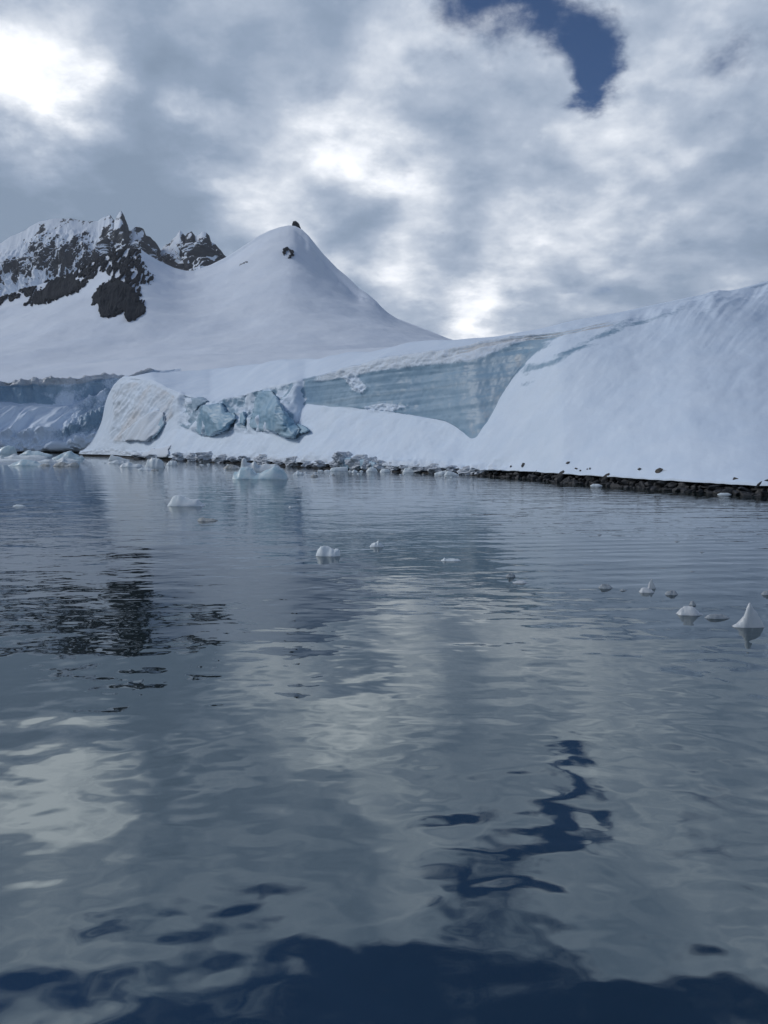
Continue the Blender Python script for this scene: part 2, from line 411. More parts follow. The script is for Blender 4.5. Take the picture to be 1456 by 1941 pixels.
wsm = np.where((Vg > 3.1) & (Vg < 4.9), 1.0, 0.0) * (1 - right) + np.where((Vg > 2.6) & (Vg < 7.6), 1.0, 0.0) * right
wsm = np.maximum(wsm, np.where((Vg > 6.25) & (Vg < 8.5), 1.0, 0))
P = smooth_v(P, 60, wsm)
wu = (sstep(Vg, 4.95, 5.2) * (1 - sstep(Vg, 5.9, 6.0)) * sstep(PXg, 830, 870) * (1 - sstep(PXg, 985, 1010)) * .5)[..., None]
for _ in range(250):
    A_ = P.copy(); A_[1:-1] = (P[:-2] + P[2:]) * .5; P = P * (1 - wu) + A_ * wu
PX_, PY_ = project(P)
glacier_depth = lookup(P, pxs)
N = normals(P)
x, y, z = P[..., 0], P[..., 1], P[..., 2]
PYk = PY_
wall = sstep(Vg, 4.9, 5.05) * (1 - sstep(Vg, 6.0, 6.12)) * (1 - sstep(PXg, 990, 1030))
wallD = wall * sstep(PXg + 6 * fbm(PYk * .06, 3., o=3), 570, 578)
pillar_poly = [(212, 736), (240, 720), (298, 728), (340, 752), (330, 790), (312, 806), (290, 838), (220, 840), (205, 834), (218, 790)]
sp_ = insdf(pillar_poly, PX_, PY_); pil = sstep(sp_, -3, 6)
disp = 0
disp = disp + .55 * fbm(x * .05, y * .05, z * .05, o=3) * sstep(Vg, 3, 4)                     # broad undulation
disp = disp + .10 * fbm(x * .35, y * .35, z * .35, o=4) * sstep(Vg, 2.6, 3.2) * (1 - sstep(Vg, 6.0, 6.4))
# fluting and wind scour on the right-hand slope, running down to the left
a = math.radians(47)
s_al = (PX_ * math.cos(a) - PY_ * math.sin(a)); s_ac = (PX_ * math.sin(a) + PY_ * math.cos(a))
wob = 14 * fbm(PX_ * .006, PY_ * .006, 2.0, o=2)
fl = fbm((s_ac + wob) * .038, s_al * .0045, 5.0, o=4, gain=.55)
fl2 = ridged((s_ac + wob) * .022, s_al * .0035, 9.0, o=2)
rs = sstep(PX_, 930, 1060) * sstep(Vg, 3.1, 3.9) * (1 - sstep(Vg, 6.3, 6.8))
up = sstep(PY_, 830, 640)
disp = disp + rs * ((fl * (.03 + .035 * up) + fl2 * .025 * up) * (.35 + .9 * sstep(fbm(PX_ * .005, PY_ * .007, 12., o=3), -.25, .5)))
# shelves and gouges high on the slope
sh = fbm((PY_ + .19 * PX_) * .05, PX_ * .004, 4.4, o=3)
gz = sstep(PX_, 860, 980) * sstep(PY_ + .20 * PX_, 870, 835) * (Vg < 6.6)
disp = disp + gz * .30 * sh
gl = ridged((s_ac * .8 + wob * 2) * .018, s_al * .004, 1.0, o=3) * sstep(PX_, 1120, 1250) * sstep(PY_ + .2 * PX_, 905, 860) * (Vg < 6.6) * (Vg > 4)
disp = disp + .24 * gl * sstep(fbm(PX_ * .006, PY_ * .012, 22., o=3), -.3, .4)
# wall: strata grooves, vertical scallops, rough cornice
disp = disp + wallD * (.09 * fbm((PY_ + .12 * PX_) * .07, PX_ * .004, 3.0, o=3) + .22 * fbm(PX_ * .012, PY_ * .006, 6.0, o=2) + .05 * fbm(x * .8, y * .8, z * .8, o=3))
corn = sstep(Vg, 5.72, 5.85) * (1 - sstep(Vg, 6.0, 6.08)) * sstep(PX_, 560, 620) * (1 - sstep(PX_, 1000, 1100))
disp = disp + corn * (.12 + .20 * fbm(x * .5, y * .5, z * 1.2, o=4))
rub = insdf([(650, 716), (672, 708), (700, 735), (692, 748), (668, 740)], PX_, PY_)
rub2 = insdf([(690, 772), (730, 764), (775, 770), (745, 782), (700, 780)], PX_, PY_)
rubm = np.maximum(sstep(rub, -6, 5), sstep(rub2, -5, 4))
disp = disp + rubm * .55 * np.abs(fbm(x * 1.0, y * 1.0, z * 1.0, o=4))
# broken serac band between pillar and wall
band = sstep(Vg, 4.75, 5.1) * (1 - sstep(Vg, 5.95, 6.05)) * sstep(PX_, 325, 350) * (1 - sstep(PX_, 560, 575))
bil = np.abs(fbm(x * .20, y * .20, z * .20, o=4, gain=.45))
disp = disp + band * (1.5 * bil - .3 + .55 * facets(P, 420, .8, 5))
# fluted pillar
a2 = math.radians(52); q_ac = PX_ * math.sin(a2) + PY_ * math.cos(a2); q_al = PX_ * math.cos(a2) - PY_ * math.sin(a2)
disp = disp + pil * (.21 * ridged(q_ac * .13 + .5 * fbm(PX_ * .02, PY_ * .02, 0, o=2), q_al * .007, 2., o=3, gain=.6) + .3 * fbm(PX_ * .03, PY_ * .03, 4., o=3) + .25 * fbm(x * .6, y * .6, z * .6, o=3))
# ice foot along the water left of the slope
foot = sstep(Vg, 1.9, 2.1) * (1 - sstep(Vg, 3.0, 3.5)) * (1 - sstep(PX_, 930, 1000))
disp = disp + foot * (.35 * fbm(x * .6, y * .6, z * .9, o=4))
# bank of older avalanche snow lying across the apron
ap = sstep(Vg, 3.05, 3.4) * (1 - sstep(Vg, 4.7, 5.0)) * (1 - sstep(PX_, 880, 960)) * sstep(PX_, 300, 360)
disp = disp + ap * (.20 * fbm(x * .22, y * .22, z * .22, o=4) )
disp = disp + sstep(Vg, 6.02, 6.3) * (1 - right) * .25 * fbm(x * .03, y * .05, 0, o=3)
ln = np.exp(-((PY_ - np.interp(PX_, [800, 900, 1000, 1160], [690, 661, 640, 618])) / 1.6)**2) + np.exp(-((PY_ - np.interp(PX_, [850, 1000, 1190], [668, 636, 608])) / 1.4)**2)
disp = disp - .16 * ln * sstep(PX_, 820, 900) * (1 - sstep(PX_, 1130, 1190))
sx = sstep(Vg, .8, 1.1)
P = P + N * (disp * sx * (Vg < 8.2))[..., None]
ice = wallD * (1 - corn * .7) * (1 - rubm * .75) * .95 + band * .28 * (bil < .35)
ice = ice + .45 * sstep(rub * 0 + insdf([(575, 735), (640, 715), (700, 745), (760, 775), (690, 775), (600, 765)], PX_, PY_), -4, 8) * 0
right_edge = sstep(insdf([(1020, 655), (1005, 640), (960, 690), (890, 800), (880, 838), (905, 832), (930, 790)], PX_, PY_), -4, 8)
bandr = sstep(insdf([(965, 700), (1000, 636), (1120, 608), (1300, 572), (1480, 534), (1480, 585), (1300, 622), (1150, 655), (1060, 700), (1000, 745), (950, 770)], PX_, PY_), -14, 20) * sstep(PX_, 960, 1010) * (Vg > 3.4) * (Vg < 7)
ice = ice + bandr * np.clip(.42 + .5 * fbm((PY_ + .24 * PX_) * .05, PX_ * .006, 3.3, o=3) + .25 * fbm(s_ac * .03, s_al * .005, 8., o=3), 0, .75) * (1 - .55 * sstep(PX_, 1080, 1400))
ice = ice + band * np.clip(.75 * fbm(PX_ * .05, PY_ * .06, 15., o=3) + .15, 0, .9)
stain = pil * (.5 + .5 * fbm(q_ac * .05, q_al * .01, 3., o=3)) + right_edge * .4 * wall * (.8 + fbm(PX_ * .05, PY_ * .03, 2., o=3)) + .35 * sstep(-gl, -.5, .6) * sstep(PX_, 1130, 1260) * (Vg > 4) * (Vg < 6.6) * sstep(PY_ + .2 * PX_, 895, 860) + corn * .45 + gz * .5 * sstep(sh, .1, .5) * (1 - right * .4) + foot * .45  # gouge term: grey-tan stain plus painted shading lines in the hollows
# thin dirty horizon lines under the cornice
ln = np.exp(-((PY_ - np.interp(PX_, [800, 900, 1000, 1160], [690, 661, 640, 618])) / 1.6)**2) + np.exp(-((PY_ - np.interp(PX_, [850, 1000, 1190], [668, 636, 608])) / 1.4)**2)
stain = np.maximum(stain, ln * sstep(PX_, 820, 900) * (1 - sstep(PX_, 1130, 1190)) * 1.3)
rock = (Vg < 1.35) * 1.0
me = mesh_np('glacier', P.reshape(-1, 3), grid_quads(nu, nv), {'ice': ice, 'stain': stain, 'rock': rock, 'strata': (PY_ + .13 * PX_ + 3 * fbm(PX_ * .01, PY_ * .02, o=2)) * .06})
glacier = tag(link('glacier', me, M_NEAR), 'glacier front with layered ice wall and long smooth snow slope on the right', 'glacier', kind='structure')

# ------------------------------------------------------------------ pieces set into the cliff: built from an outline with real depth
def slab(name, poly, depth_f, proud, back, mat, parent, step=1.6, jag=3.0, jsc=.12, shape=None, holes=None, seed=0, attrs=None, smooth=True, bulge=8.0):
    poly = np.asarray(poly, float); x0, y0 = poly.min(0) - 4; x1, y1 = poly.max(0) + 4
    gx, gy = np.arange(x0, x1, step), np.arange(y0, y1, step); GX, GY = np.meshgrid(gx, gy, indexing='ij')
    sd = insdf(poly, GX, GY) + jag * fbm(GX * jsc, GY * jsc, seed * 3.1, o=3)
    if holes is not None: sd = np.minimum(sd, holes(GX, GY))
    keepv = sd > 0
    cell = keepv[:-1, :-1] & keepv[1:, :-1] & keepv[1:, 1:] & keepv[:-1, 1:]
    n1_, n2_ = GX.shape; i = np.arange(n1_ - 1)[:, None] * n2_ + np.arange(n2_ - 1)[None, :]
    Q = np.stack([i, i + 1, i + n2_ + 1, i + n2_], -1)[cell]
    if len(Q) == 0: return None
    d = depth_f(GX, GY); base = world(GX, GY, d)
    e = np.minimum(1, np.maximum(sd, 0) / bulge); off = proud * np.sqrt(e * (2 - e) + .02)
    if shape is not None: off = off + shape(GX, GY, base) * np.clip(e * 2, .15, 1)
    fr = base.copy(); fr[..., 1] -= off
    fr = fr.reshape(-1, 3); bk = base.copy(); bk[..., 1] += back; bk[..., 0] *= (base[..., 1] + back) / base[..., 1] * 0 + 1; bk = bk.reshape(-1, 3)
    # boundary edges
    E = np.concatenate([Q[:, [0, 1]], Q[:, [1, 2]], Q[:, [2, 3]], Q[:, [3, 0]]]); K = np.sort(E, 1)
    key = K[:, 0].astype(np.int64) * (n1_ * n2_) + K[:, 1]; u_, idx, cnt = np.unique(key, return_index=True, return_counts=True)
    Eb = E[idx[cnt == 1]]; off_i = n1_ * n2_
    skirt = np.stack([Eb[:, 1], Eb[:, 0], Eb[:, 0] + off_i, Eb[:, 1] + off_i], -1)
    V = np.concatenate([fr, bk]); QQ = np.concatenate([Q, skirt]); used = np.unique(QQ); mp = np.full(len(V), -1); mp[used] = np.arange(len(used))
    at = {k: np.full(len(used), v) for k, v in (attrs or {}).items()}
    if attrs and 'strata' in attrs: at['strata'] = np.concatenate([(GY + .1 * GX).ravel() * .12] * 2)[used]
    me = mesh_np(name, V[used], mp[QQ], at, smooth)
    return link(name, me, mat, parent)
ICE1 = {'ice': 1.6, 'stain': 0., 'rock': 0., 'strata': 0.}
def fac(n, amp, sd):
    def f(X, Y, Bs):
        r = np.random.RandomState(sd); xc, yc, w = X.mean(), Y.mean(), np.ptp(X); best = np.full(X.shape, 9.0)
        for _ in range(n): best = np.minimum(best, r.uniform(.2, .9) + r.normal() * 2.6 * (X - xc) / w + r.normal() * 1.9 * (Y - yc) / w)
        return amp * (np.maximum(best, -.8) + .10 * fbm(X * .12, Y * .12, sd, o=3)) + .12 * facets(np.stack([X, Y, X * 0], -1), 40, .5, sd)
    return f
o = slab('ice_block', [(392, 768), (425, 764), (432, 782), (447, 782), (450, 795), (432, 818), (402, 829), (380, 824), (364, 812), (378, 790)], glacier_depth, 3.2, 3, M_NEAR, glacier, jag=2.2, seed=1, attrs=ICE1, shape=fac(7, 2.4, 21), smooth=True, bulge=5)
o['label'] = 'rounded pale blue ice block above the snow apron'
o = slab('ice_block', [(489, 742), (520, 741), (541, 770), (556, 795), (573, 812), (560, 832), (548, 832), (520, 820), (480, 814), (474, 806), (480, 780), (484, 765)], glacier_depth, 3.4, 3, M_NEAR, glacier, jag=2.2, seed=2, attrs=ICE1, shape=fac(9, 2.6, 24), bulge=5)
o['label'] = 'tall blue ice block with broken faces'
o = slab('ice_block', [(455, 785), (463, 778), (468, 795), (464, 808), (456, 803)], glacier_depth, .9, 3, M_NEAR, glacier, jag=1.2, seed=3, attrs=ICE1, bulge=4)
o = slab('ice_block', [(562, 800), (580, 808), (588, 816), (572, 823), (562, 822)], glacier_depth, .7, 3, M_NEAR, glacier, jag=1.5, seed=4, attrs=ICE1, bulge=4)
o = slab('ice_block', [(362, 754), (386, 752), (396, 760), (378, 772), (368, 784), (363, 770)], glacier_depth, .8, 3, M_NEAR, glacier, jag=2, seed=5, attrs={'ice': .55, 'stain': .15, 'rock': 0., 'strata': 0.}, shape=fac(5, .5, 25), bulge=4)
def blockshape(X, Y, Bs): return np.where(X > 288, -(X - 288) * .10, (X - 288) * .02) - .3 + .35 * ridged((X * .8 + Y * .6) * .09, (X * .6 - Y * .8) * .008, 3., o=3)
o = slab('tilted_ice_block', [(232, 822), (262, 798), (296, 777), (312, 780), (313, 806), (302, 822), (283, 838), (258, 836), (240, 838)], glacier_depth, 2.6, 5, M_NEAR, glacier, jag=1.5, seed=6, attrs={'ice': .2, 'stain': .5, 'rock': 0., 'strata': 0.}, shape=blockshape, bulge=3)
o['label'] = 'tilted silt-stained ice block broken off the fluted pillar'
o = slab('ice_block', [(287, 806), (300, 792), (311, 786), (312, 806), (302, 822), (288, 835)], lambda X, Y: glacier_depth(X, Y) - 2.7 + np.where(X > 288, (X - 288) * .10, 0), .4, 1.5, M_NEAR, glacier, jag=.8, seed=7, attrs={'ice': 1.6, 'stain': 0., 'rock': 0., 'strata': 0.}, bulge=2)
o = slab('avalanche_bank', [(262, 868), (272, 858), (290, 849), (315, 845), (326, 842), (322, 858), (318, 868), (290, 871)], glacier_depth, .7, 2, M_NEAR, glacier, jag=2, seed=8, attrs={'ice': .12, 'stain': .5, 'rock': 0., 'strata': 0.}, bulge=6)

# lumps of rotten ice hanging along the water
def lump_mesh(name, sub, seed, squash, rough, freq=1.3, o_=4):
    bm = bmesh.new(); bmesh.ops.create_icosphere(bm, subdivisions=sub, radius=1)
    V = np.array([v.co[:] for v in bm.verts]); nrm = V.copy()
    r = 1 + rough * fbm(V[:, 0] * freq + seed * 7.7, V[:, 1] * freq, V[:, 2] * freq, o=o_, gain=.55) + rough * .7 * facets(V, 22, .35, seed)
    V = nrm * r[:, None] * np.array(squash)
    for v, c in zip(bm.verts, V): v.co = c
    me = bpy.data.meshes.new(name); bm.to_mesh(me); bm.free()
    return me
foot_m = [lump_mesh('ice_foot_lump', 4, 40 + i, (1, .8, .75), .38, 1.6, 5) for i in range(5)]
for me in foot_m: me.materials.append(M_FOOT)
k = 0
for px, py, wp, hp in [(345, 868, 34, 24), (370, 869, 26, 18), (395, 868, 40, 26), (425, 870, 34, 20), (446, 871, 22, 12), (470, 873, 36, 16), (503, 874, 38, 22), (530, 877, 24, 14), (560, 876, 38, 24), (588, 881, 26, 14),
                       (612, 880, 30, 18), (640, 880, 26, 14), (655, 873, 40, 34), (685, 877, 46, 34), (706, 880, 34, 28), (728, 884, 34, 26), (745, 887, 24, 18), (775, 889, 30, 14), (800, 887, 40, 18), (830, 889, 36, 20),
                       (862, 890, 34, 20), (893, 893, 40, 18), (918, 895, 30, 12), (300, 867, 40, 12), (270, 865, 34, 10)]:
    d = float(np.interp(px, pxs, d0)) + .9
    c = world(px, py, d); s = d / F
    ob = link('ice_foot_lump', foot_m[k % 5], None, glacier); k += 1
    ob.location = c; ob.scale = (wp * .5 * s * 1.12, wp * .42 * s, hp * .5 * s * 1.15); ob.rotation_euler = (random.uniform(-.2, .2), random.uniform(-.2, .2), random.uniform(-.6, .6))
    zb = c[2] - hp * .5 * s
ob = slab('blue_ice_foot', [(640, 868), (643, 858), (652, 866), (680, 868), (712, 876), (716, 886), (690, 889), (655, 889), (640, 884)], lambda X, Y: np.interp(X, pxs, d0) + .3, .5, 1.5, M_NEAR, glacier, step=1.2, jag=1.5, seed=9, attrs={'ice': 1.6, 'stain': 0.1, 'rock': 0., 'strata': 0.}, bulge=6)

# dark rock ledge at the foot of the ice, colour blackened for gap shade
seg = np.arange(150, 1700, 3.0); dd = np.interp(seg, pxs, d0)
prof = [(1.6, -.8), (-.15, -.6), (.1, .02), (.4, .06), (.9, .10), (1.7, .2), (2.2, .1)]
V = np.zeros((len(seg), len(prof), 3))
for j, (a_, z_) in enumerate(prof):
    nn = .30 * fbm(seg * .08, j * 3.3, 1., o=3) + .2 * pn(seg * .31, j * 1.7)
    D_ = dd + a_ + nn * (1 if 0 < j < 6 else 0)
    V[:, j, 0] = kr(seg, HOR)[0] * D_; V[:, j, 1] = D_; V[:, j, 2] = z_ + .14 * nn * (z_ > 0)
me = mesh_np('rock_ledge', V.reshape(-1, 3), grid_quads(len(seg), len(prof))[:, ::-1], smooth=False)
M_LEDGE = rock_mat('gap_shade_wet_ledge', (.005, .006, .008), (.02, .021, .023), 2.0, .05)
tag(link('rock_ledge', me, M_LEDGE), 'dark wet rock ledge under the ice edge, gap shade in its colour', 'rock', kind='structure')

# ------------------------------------------------------------------ far ice cliff at the left
fx = np.concatenate([np.arange(-420, -20, 6.0), np.arange(-20, 345, 1.25)])
fd = curve([(-420, 290), (-100, 320), (0, 330), (100, 335), (200, 345), (345, 360)], fx, 10)
fT = curve([(-420, 738), (-100, 728), (0, 724), (60, 720.5), (100, 719), (160, 716.5), (200, 712), (215, 711), (240, 713.5), (262, 708), (292, 701), (345, 716)], fx, 2) + .8 * fbm(fx * .06, 3.0, o=3)
fB = curve([(-420, 775), (0, 762), (20, 760), (40, 768), (62, 763), (90, 769), (140, 766), (165, 757), (190, 748), (220, 738), (250, 726), (292, 706), (345, 698)], fx, 3)
fM = curve([(-420, 820), (0, 815), (60, 818), (120, 815), (170, 812), (220, 800), (345, 790)], fx, 6)
fF = np.full_like(fx, 848.0)
A0 = np.stack([kr(fx, HOR)[0] * (fd + 3), fd + 3, np.full_like(fd, -1.)], -1)
A1 = np.stack([kr(fx, HOR)[0] * (fd + 2.6), fd + 2.6, np.full_like(fd, .6)], -1)
A2 = np.stack([kr(fx, HOR)[0] * fd, fd, .9 + .5 * pn(fx * .05, 2.)], -1)
e3 = chain(fx, fF, fd, 1.0, 2.0); A3 = world(fx, fF, e3)
e4 = chain(fx, fM, e3, A3[:, 2], 1.3); A4 = world(fx, fM, e4)
e5 = chain(fx, fB, e4, A4[:, 2], .75); A5 = world(fx, fB, e5)
e6 = chain(fx, fT, e5, A5[:, 2], 4.0); A6 = world(fx, fT, e6)
A7 = A6 + np.array([0, 25, 2.0]); A8 = A7 + np.array([0, 160, 10.0])
P, vs = loft([A0, A1, A2, A3, A4, A5, A6, A7, A8], [3, 5, 14, 60, 60, 60, 8, 6])
nu, nv = P.shape[:2]; Vg = np.repeat(vs[None, :], nu, 0)
P = smooth_v(P, 14, np.where((Vg > 3.2) & (Vg < 4.9), 1., 0.))
PX_, PY_ = project(P); N = normals(P)
x, y, z = P[..., 0], P[..., 1], P[..., 2]
a = math.radians(38); s_ac = PX_ * math.sin(a) + PY_ * math.cos(a); s_al = PX_ * math.cos(a) - PY_ * math.sin(a)
wallm = sstep(Vg, 4.9, 5.1) * (1 - sstep(Vg, 6.0, 6.1)); low = sstep(Vg, 2.0, 2.3) * (1 - sstep(Vg, 3.6, 4.2)); aprm = sstep(Vg, 3.3, 3.8) * (1 - sstep(Vg, 4.7, 5.0))
rough = low + .9 * sstep(PX_, 105, 150) * sstep(Vg, 2.5, 3) * (1 - sstep(Vg, 4.8, 5.0))
rough = np.clip(rough, 0, 1)
bil = np.abs(fbm(x * .11, y * .11, z * .11, o=5, gain=.55))
grv = ridged(s_ac * .035 + .35 * fbm(PX_ * .012, PY_ * .012, 0, o=2), s_al * .006, 4., o=3)
disp = aprm * 1.9 * grv + rough * (3.6 * bil + 1.5 * facets(P, 420, 1.0, 9)) + wallm * (1.2 * fbm(PX_ * .05, PY_ * .02, 2., o=4) + .5 * fbm(x * .2, y * .2, z * .2, o=4))
corn = sstep(Vg, 5.70, 5.82) * (1 - sstep(Vg, 6.0, 6.1)) * (1 - sstep(PX_, 285, 300)); disp = disp + corn * (.8 + 1.2 * fbm(x * .15, y * .15, z * .3, o=3))
P = P + N * (disp * (Vg > 1.5) * (Vg < 6.3))[..., None]
ice = wallm * (.50 + .3 * fbm(PX_ * .02, PY_ * .03, 7., o=3)) + rough * (.40 + .7 * fbm(x * .05, y * .05, z * .05, o=3)) + sstep(insdf([(-60, 722), (60, 728), (120, 733), (100, 768), (50, 768), (-60, 765)], PX_, PY_), -5, 8) * .25
stain = corn * .8
me = mesh_np('ice_cliff', P.reshape(-1, 3), grid_quads(nu, nv), {'ice': ice, 'stain': stain, 'rock': (Vg < 1.4) * 1., 'strata': (PY_ + .05 * PX_) * .12})
cliff = tag(link('ice_cliff', me, M_FAR), 'distant tumbled ice cliff at the left end of the bay', 'glacier', kind='structure')
fdep = lookup(P, fx)
slab('snow_cushion', [(84, 852), (88, 842), (98, 836), (112, 834), (128, 838), (140, 846), (146, 853), (120, 856), (98, 857)], lambda X, Y: np.interp(X, fx, fd) + 0, 3.0, 4, M_FAR, cliff, step=1.0, jag=.8, seed=12, attrs={'ice': 0., 'stain': 0., 'rock': 0., 'strata': 0.}, bulge=9)

# ------------------------------------------------------------------ snow pyramid and the nunatak ridge joined to it
mx_ = np.arange(-380, 1180, 2.0)
R = curve([(-380, 640), (-150, 600), (0, 562), (60, 544), (130, 520), (190, 490), (225, 475), (246, 470), (266, 470), (275, 478), (300, 493), (330, 507), (352, 512.5), (370, 512), (400, 501), (430, 486),
           (450, 473), (470, 460), (490, 447), (510, 437), (530, 430), (548, 426.5), (560, 427.5), (572, 433), (585, 445), (600, 464), (613, 480), (640, 508), (655, 520), (668, 532), (680, 545), (697, 556), (714, 571),
           (722, 580), (735, 592), (752, 603), (780, 614), (850, 641), (950, 672), (1180, 730)], mx_, 1)
K = R + curve([(-380, 8), (540, 5), (556, 8), (575, 20), (600, 20), (640, 16), (670, 22), (690, 12), (720, 6), (760, 4), (1180, 4)], mx_, 2)
dR = curve([(-380, 1450), (0, 1400), (266, 1400), (352, 1520), (430, 1500), (548, 1500), (600, 1450), (720, 1280), (850, 1120), (1180, 950)], mx_, 60)
b1 = curve([(-380, 745), (0, 728), (300, 705), (600, 680), (850, 668), (1180, 745)], mx_, 20)
b2 = curve([(-380, 705), (0, 668), (200, 648), (400, 636), (560, 628), (700, 634), (780, 645), (850, 656), (1180, 738)], mx_, 60)
db1 = curve([(-380, 560), (600, 560), (1180, 620)], mx_); db2 = curve([(-380, 980), (560, 960), (850, 880), (1180, 800)], mx_, 60)
Q0 = world(mx_, b1 + 34, db1 * .78); Q1 = world(mx_, b1, db1); Q2 = world(mx_, b2, db2)
Q3 = world(mx_, K, dR - curve([(-380, 30), (540, 14), (600, 45), (720, 30), (1180, 10)], mx_, 10)); Q4 = world(mx_, R, dR); Q5 = Q4 + np.array([0, 160, -60.]); Q6 = Q5 + np.array([0, 500, -260.])
P, vs = loft([Q0, Q1, Q2, Q3, Q4, Q5, Q6], [12, 60, 120, 26, 14, 8])
nu, nv = P.shape[:2]; Vg = np.repeat(vs[None, :], nu, 0)
P = smooth_v(P, 400, np.where((Vg > .5) & (Vg < 2.75), 1., 0.)); P = smooth_v(P, 3, np.where((Vg > 2.5) & (Vg < 5), 1., 0.))
wu = ((1 - sstep(Vg, 2.3, 2.9)) * .5)[..., None]
for _ in range(150):
    A_ = P.copy(); A_[1:-1] = (P[:-2] + P[2:]) * .5; P = P * (1 - wu) + A_ * wu
PX_, PY_ = project(P); N = normals(P)
x, y, z = P[..., 0], P[..., 1], P[..., 2]
disp = 9 * fbm(x * .004, y * .004, z * .004, o=3) * (1 - sstep(Vg, 2.6, 3.6)) + 1.6 * fbm(x * .02, y * .02, z * .02, o=4) * (1 - sstep(Vg, 2.9, 3.8))
# crevassed edge under the right-hand ridge
ked = np.exp(-((Vg - 3.0) / .10)**2) * sstep(PX_, 560, 580) * (1 - sstep(PX_, 705, 730)); disp = disp + ked * (1.5 + 2.5 * fbm(PX_ * .06, 1., o=3))
P = P + N * (disp * (Vg < 4.2))[..., None]
ridge_rock = sstep(insdf([(-50, 600), (0, 566), (60, 546), (130, 521), (190, 491), (225, 476), (266, 470), (300, 492), (290, 520), (220, 505), (100, 550), (0, 590)], PX_, PY_), -3, 3)
me = mesh_np('mountain', P.reshape(-1, 3), grid_quads(nu, nv), {'rock': ridge_rock * .18})
peak = tag(link('mountain', me, M_PEAK), 'smooth snow pyramid mountain with a pointed summit and broad misty snowfield', 'mountain', kind='structure')
peak_depth = lookup(P, mx_)
def strk(X, Y): return fbm((X + .35 * Y) * .09, (Y - .25 * X) * .028, 4., o=4)
def crag(amp):
    def f(X, Y, Bs): return amp * (ridged(X * .045 + Y * .012, Y * .016, 6., o=4) - .5)
    return f
def hole_main(X, Y):
    n_ = fbm((X * .75 + Y * .66) * .17, (Y * .75 - X * .66) * .055, 2.2, o=4, gain=.5)
    solid = np.maximum(insdf([(172, 582), (180, 558), (200, 540), (232, 532), (256, 548), (270, 572), (276, 596), (258, 604), (240, 611), (235, 596), (226, 588), (218, 599), (204, 602), (190, 599), (187, 578)], X, Y),
                       insdf([(60, 565), (100, 535), (140, 522), (152, 540), (130, 562), (70, 576)], X, Y))
    return n_ * 9 + 1.6 + np.clip(solid, 0, 4) * 2.4 + 5 * fbm(X * .22 + Y * .05, Y * .04, 7.7, o=3)
nun = [(0, 583), (-25, 592), (-30, 575), (0, 562), (30, 551), (60, 543), (95, 530), (130, 519), (165, 500), (190, 489), (225, 474), (246, 469), (266, 471), (268, 490), (285, 515), (303, 531), (288, 538), (268, 540), (271, 560), (279, 595),
       (262, 606), (240, 611), (236, 592), (222, 599), (205, 602), (188, 600), (187, 580), (170, 583), (176, 560), (190, 540), (212, 528), (200, 515), (175, 528), (158, 545), (140, 560), (120, 562), (98, 575), (66, 577), (45, 579), (60, 560), (30, 566)]
o = slab('rock_outcrop', nun, peak_depth, 7, 60, M_CRAG, peak, step=.8, jag=3, jsc=.13, shape=crag(6), holes=hole_main, seed=13, smooth=True, bulge=14)
o['label'] = 'black rock buttress breaking through the snow below the jagged range'
o = slab('rock_outcrop', [(553, 427), (556, 420), (560, 418), (565, 421.5), (571, 432), (562, 433), (555, 431)], lambda X, Y: X * 0 + 1486, 4, 25, M_CRAG, peak, step=.7, jag=1.0, jsc=.3, shape=crag(4), seed=14, smooth=False, bulge=4)
o['label'] = 'small rock tooth on the summit'
slab('rock_outcrop', [(535, 481), (538, 471), (546, 468), (549, 473), (543, 477), (538, 485)], peak_depth, 5, 25, M_CRAG, peak, step=.7, jag=2., jsc=.3, shape=crag(4), seed=15, smooth=False, bulge=4)
slab('rock_outcrop', [(549, 474), (557, 473), (558, 482), (552, 490), (546, 489), (551, 482)], peak_depth, 5, 25, M_CRAG, peak, step=.7, jag=2., jsc=.3, shape=crag(4), seed=16, smooth=False, bulge=4)
slab('rock_outcrop', [(450, 505), (457, 499), (468, 495), (472, 497), (463, 501), (455, 505)], peak_depth, 3, 25, M_CRAG, peak, step=.7, jag=1.6, jsc=.35, seed=17, smooth=False, bulge=3)

# ------------------------------------------------------------------ jagged rocky range behind
gx = np.arange(-380, 480, 1.0)
S = curve([(-380, 540), (-200, 500), (-60, 480), (0, 462), (8, 457), (20, 449), (40, 440), (58, 429), (75, 420), (90, 418), (100, 415.5), (135, 414.5), (150, 418), (170, 420), (186, 419), (190, 416), (197, 412), (203, 409.5), (208, 408.5), (212, 413), (217, 421),
           (221, 411), (226, 403), (229, 400), (233, 408), (239, 421), (244, 437), (250, 438), (258, 430), (264, 430), (272, 434), (277, 447), (284, 449), (290, 456), (297, 463), (303, 474), (307, 474), (312, 466), (320, 463), (330, 452), (336, 446), (341, 437), (346, 443),
           (352, 448), (356, 443), (363, 440), (370, 448), (376, 446), (383, 439.5), (390, 441), (396, 447), (399, 459), (408, 463), (418, 474), (426, 484), (440, 496), (480, 520)], gx) + .9 * fbm(gx * .18, 5.5, o=3) * sstep(gx, 170, 200)
dS_ = curve([(-380, 2500), (0, 2400), (200, 2350), (240, 2280), (305, 2380), (390, 2330), (480, 2400)], gx, 8)
H1 = world(gx, S + curve([(-380, 90), (0, 90), (230, 110), (305, 60), (385, 60), (480, 40)], gx, 10), dS_ - 150 + 0 * gx)
H0 = world(gx, np.full_like(gx, 640.), dS_ - 420)
H2 = world(gx, S, dS_); H3 = H2 + np.array([0, 60, -90.]); H4 = H3 + np.array([0, 300, -300.])
P, vs = loft([H0, H1, H2, H3, H4], [70, 150, 16, 8]); nu, nv = P.shape[:2]; Vg = np.repeat(vs[None, :], nu, 0)
P = smooth_v(P, 120, np.where((Vg > .3) & (Vg < 1.8), 1., 0.))
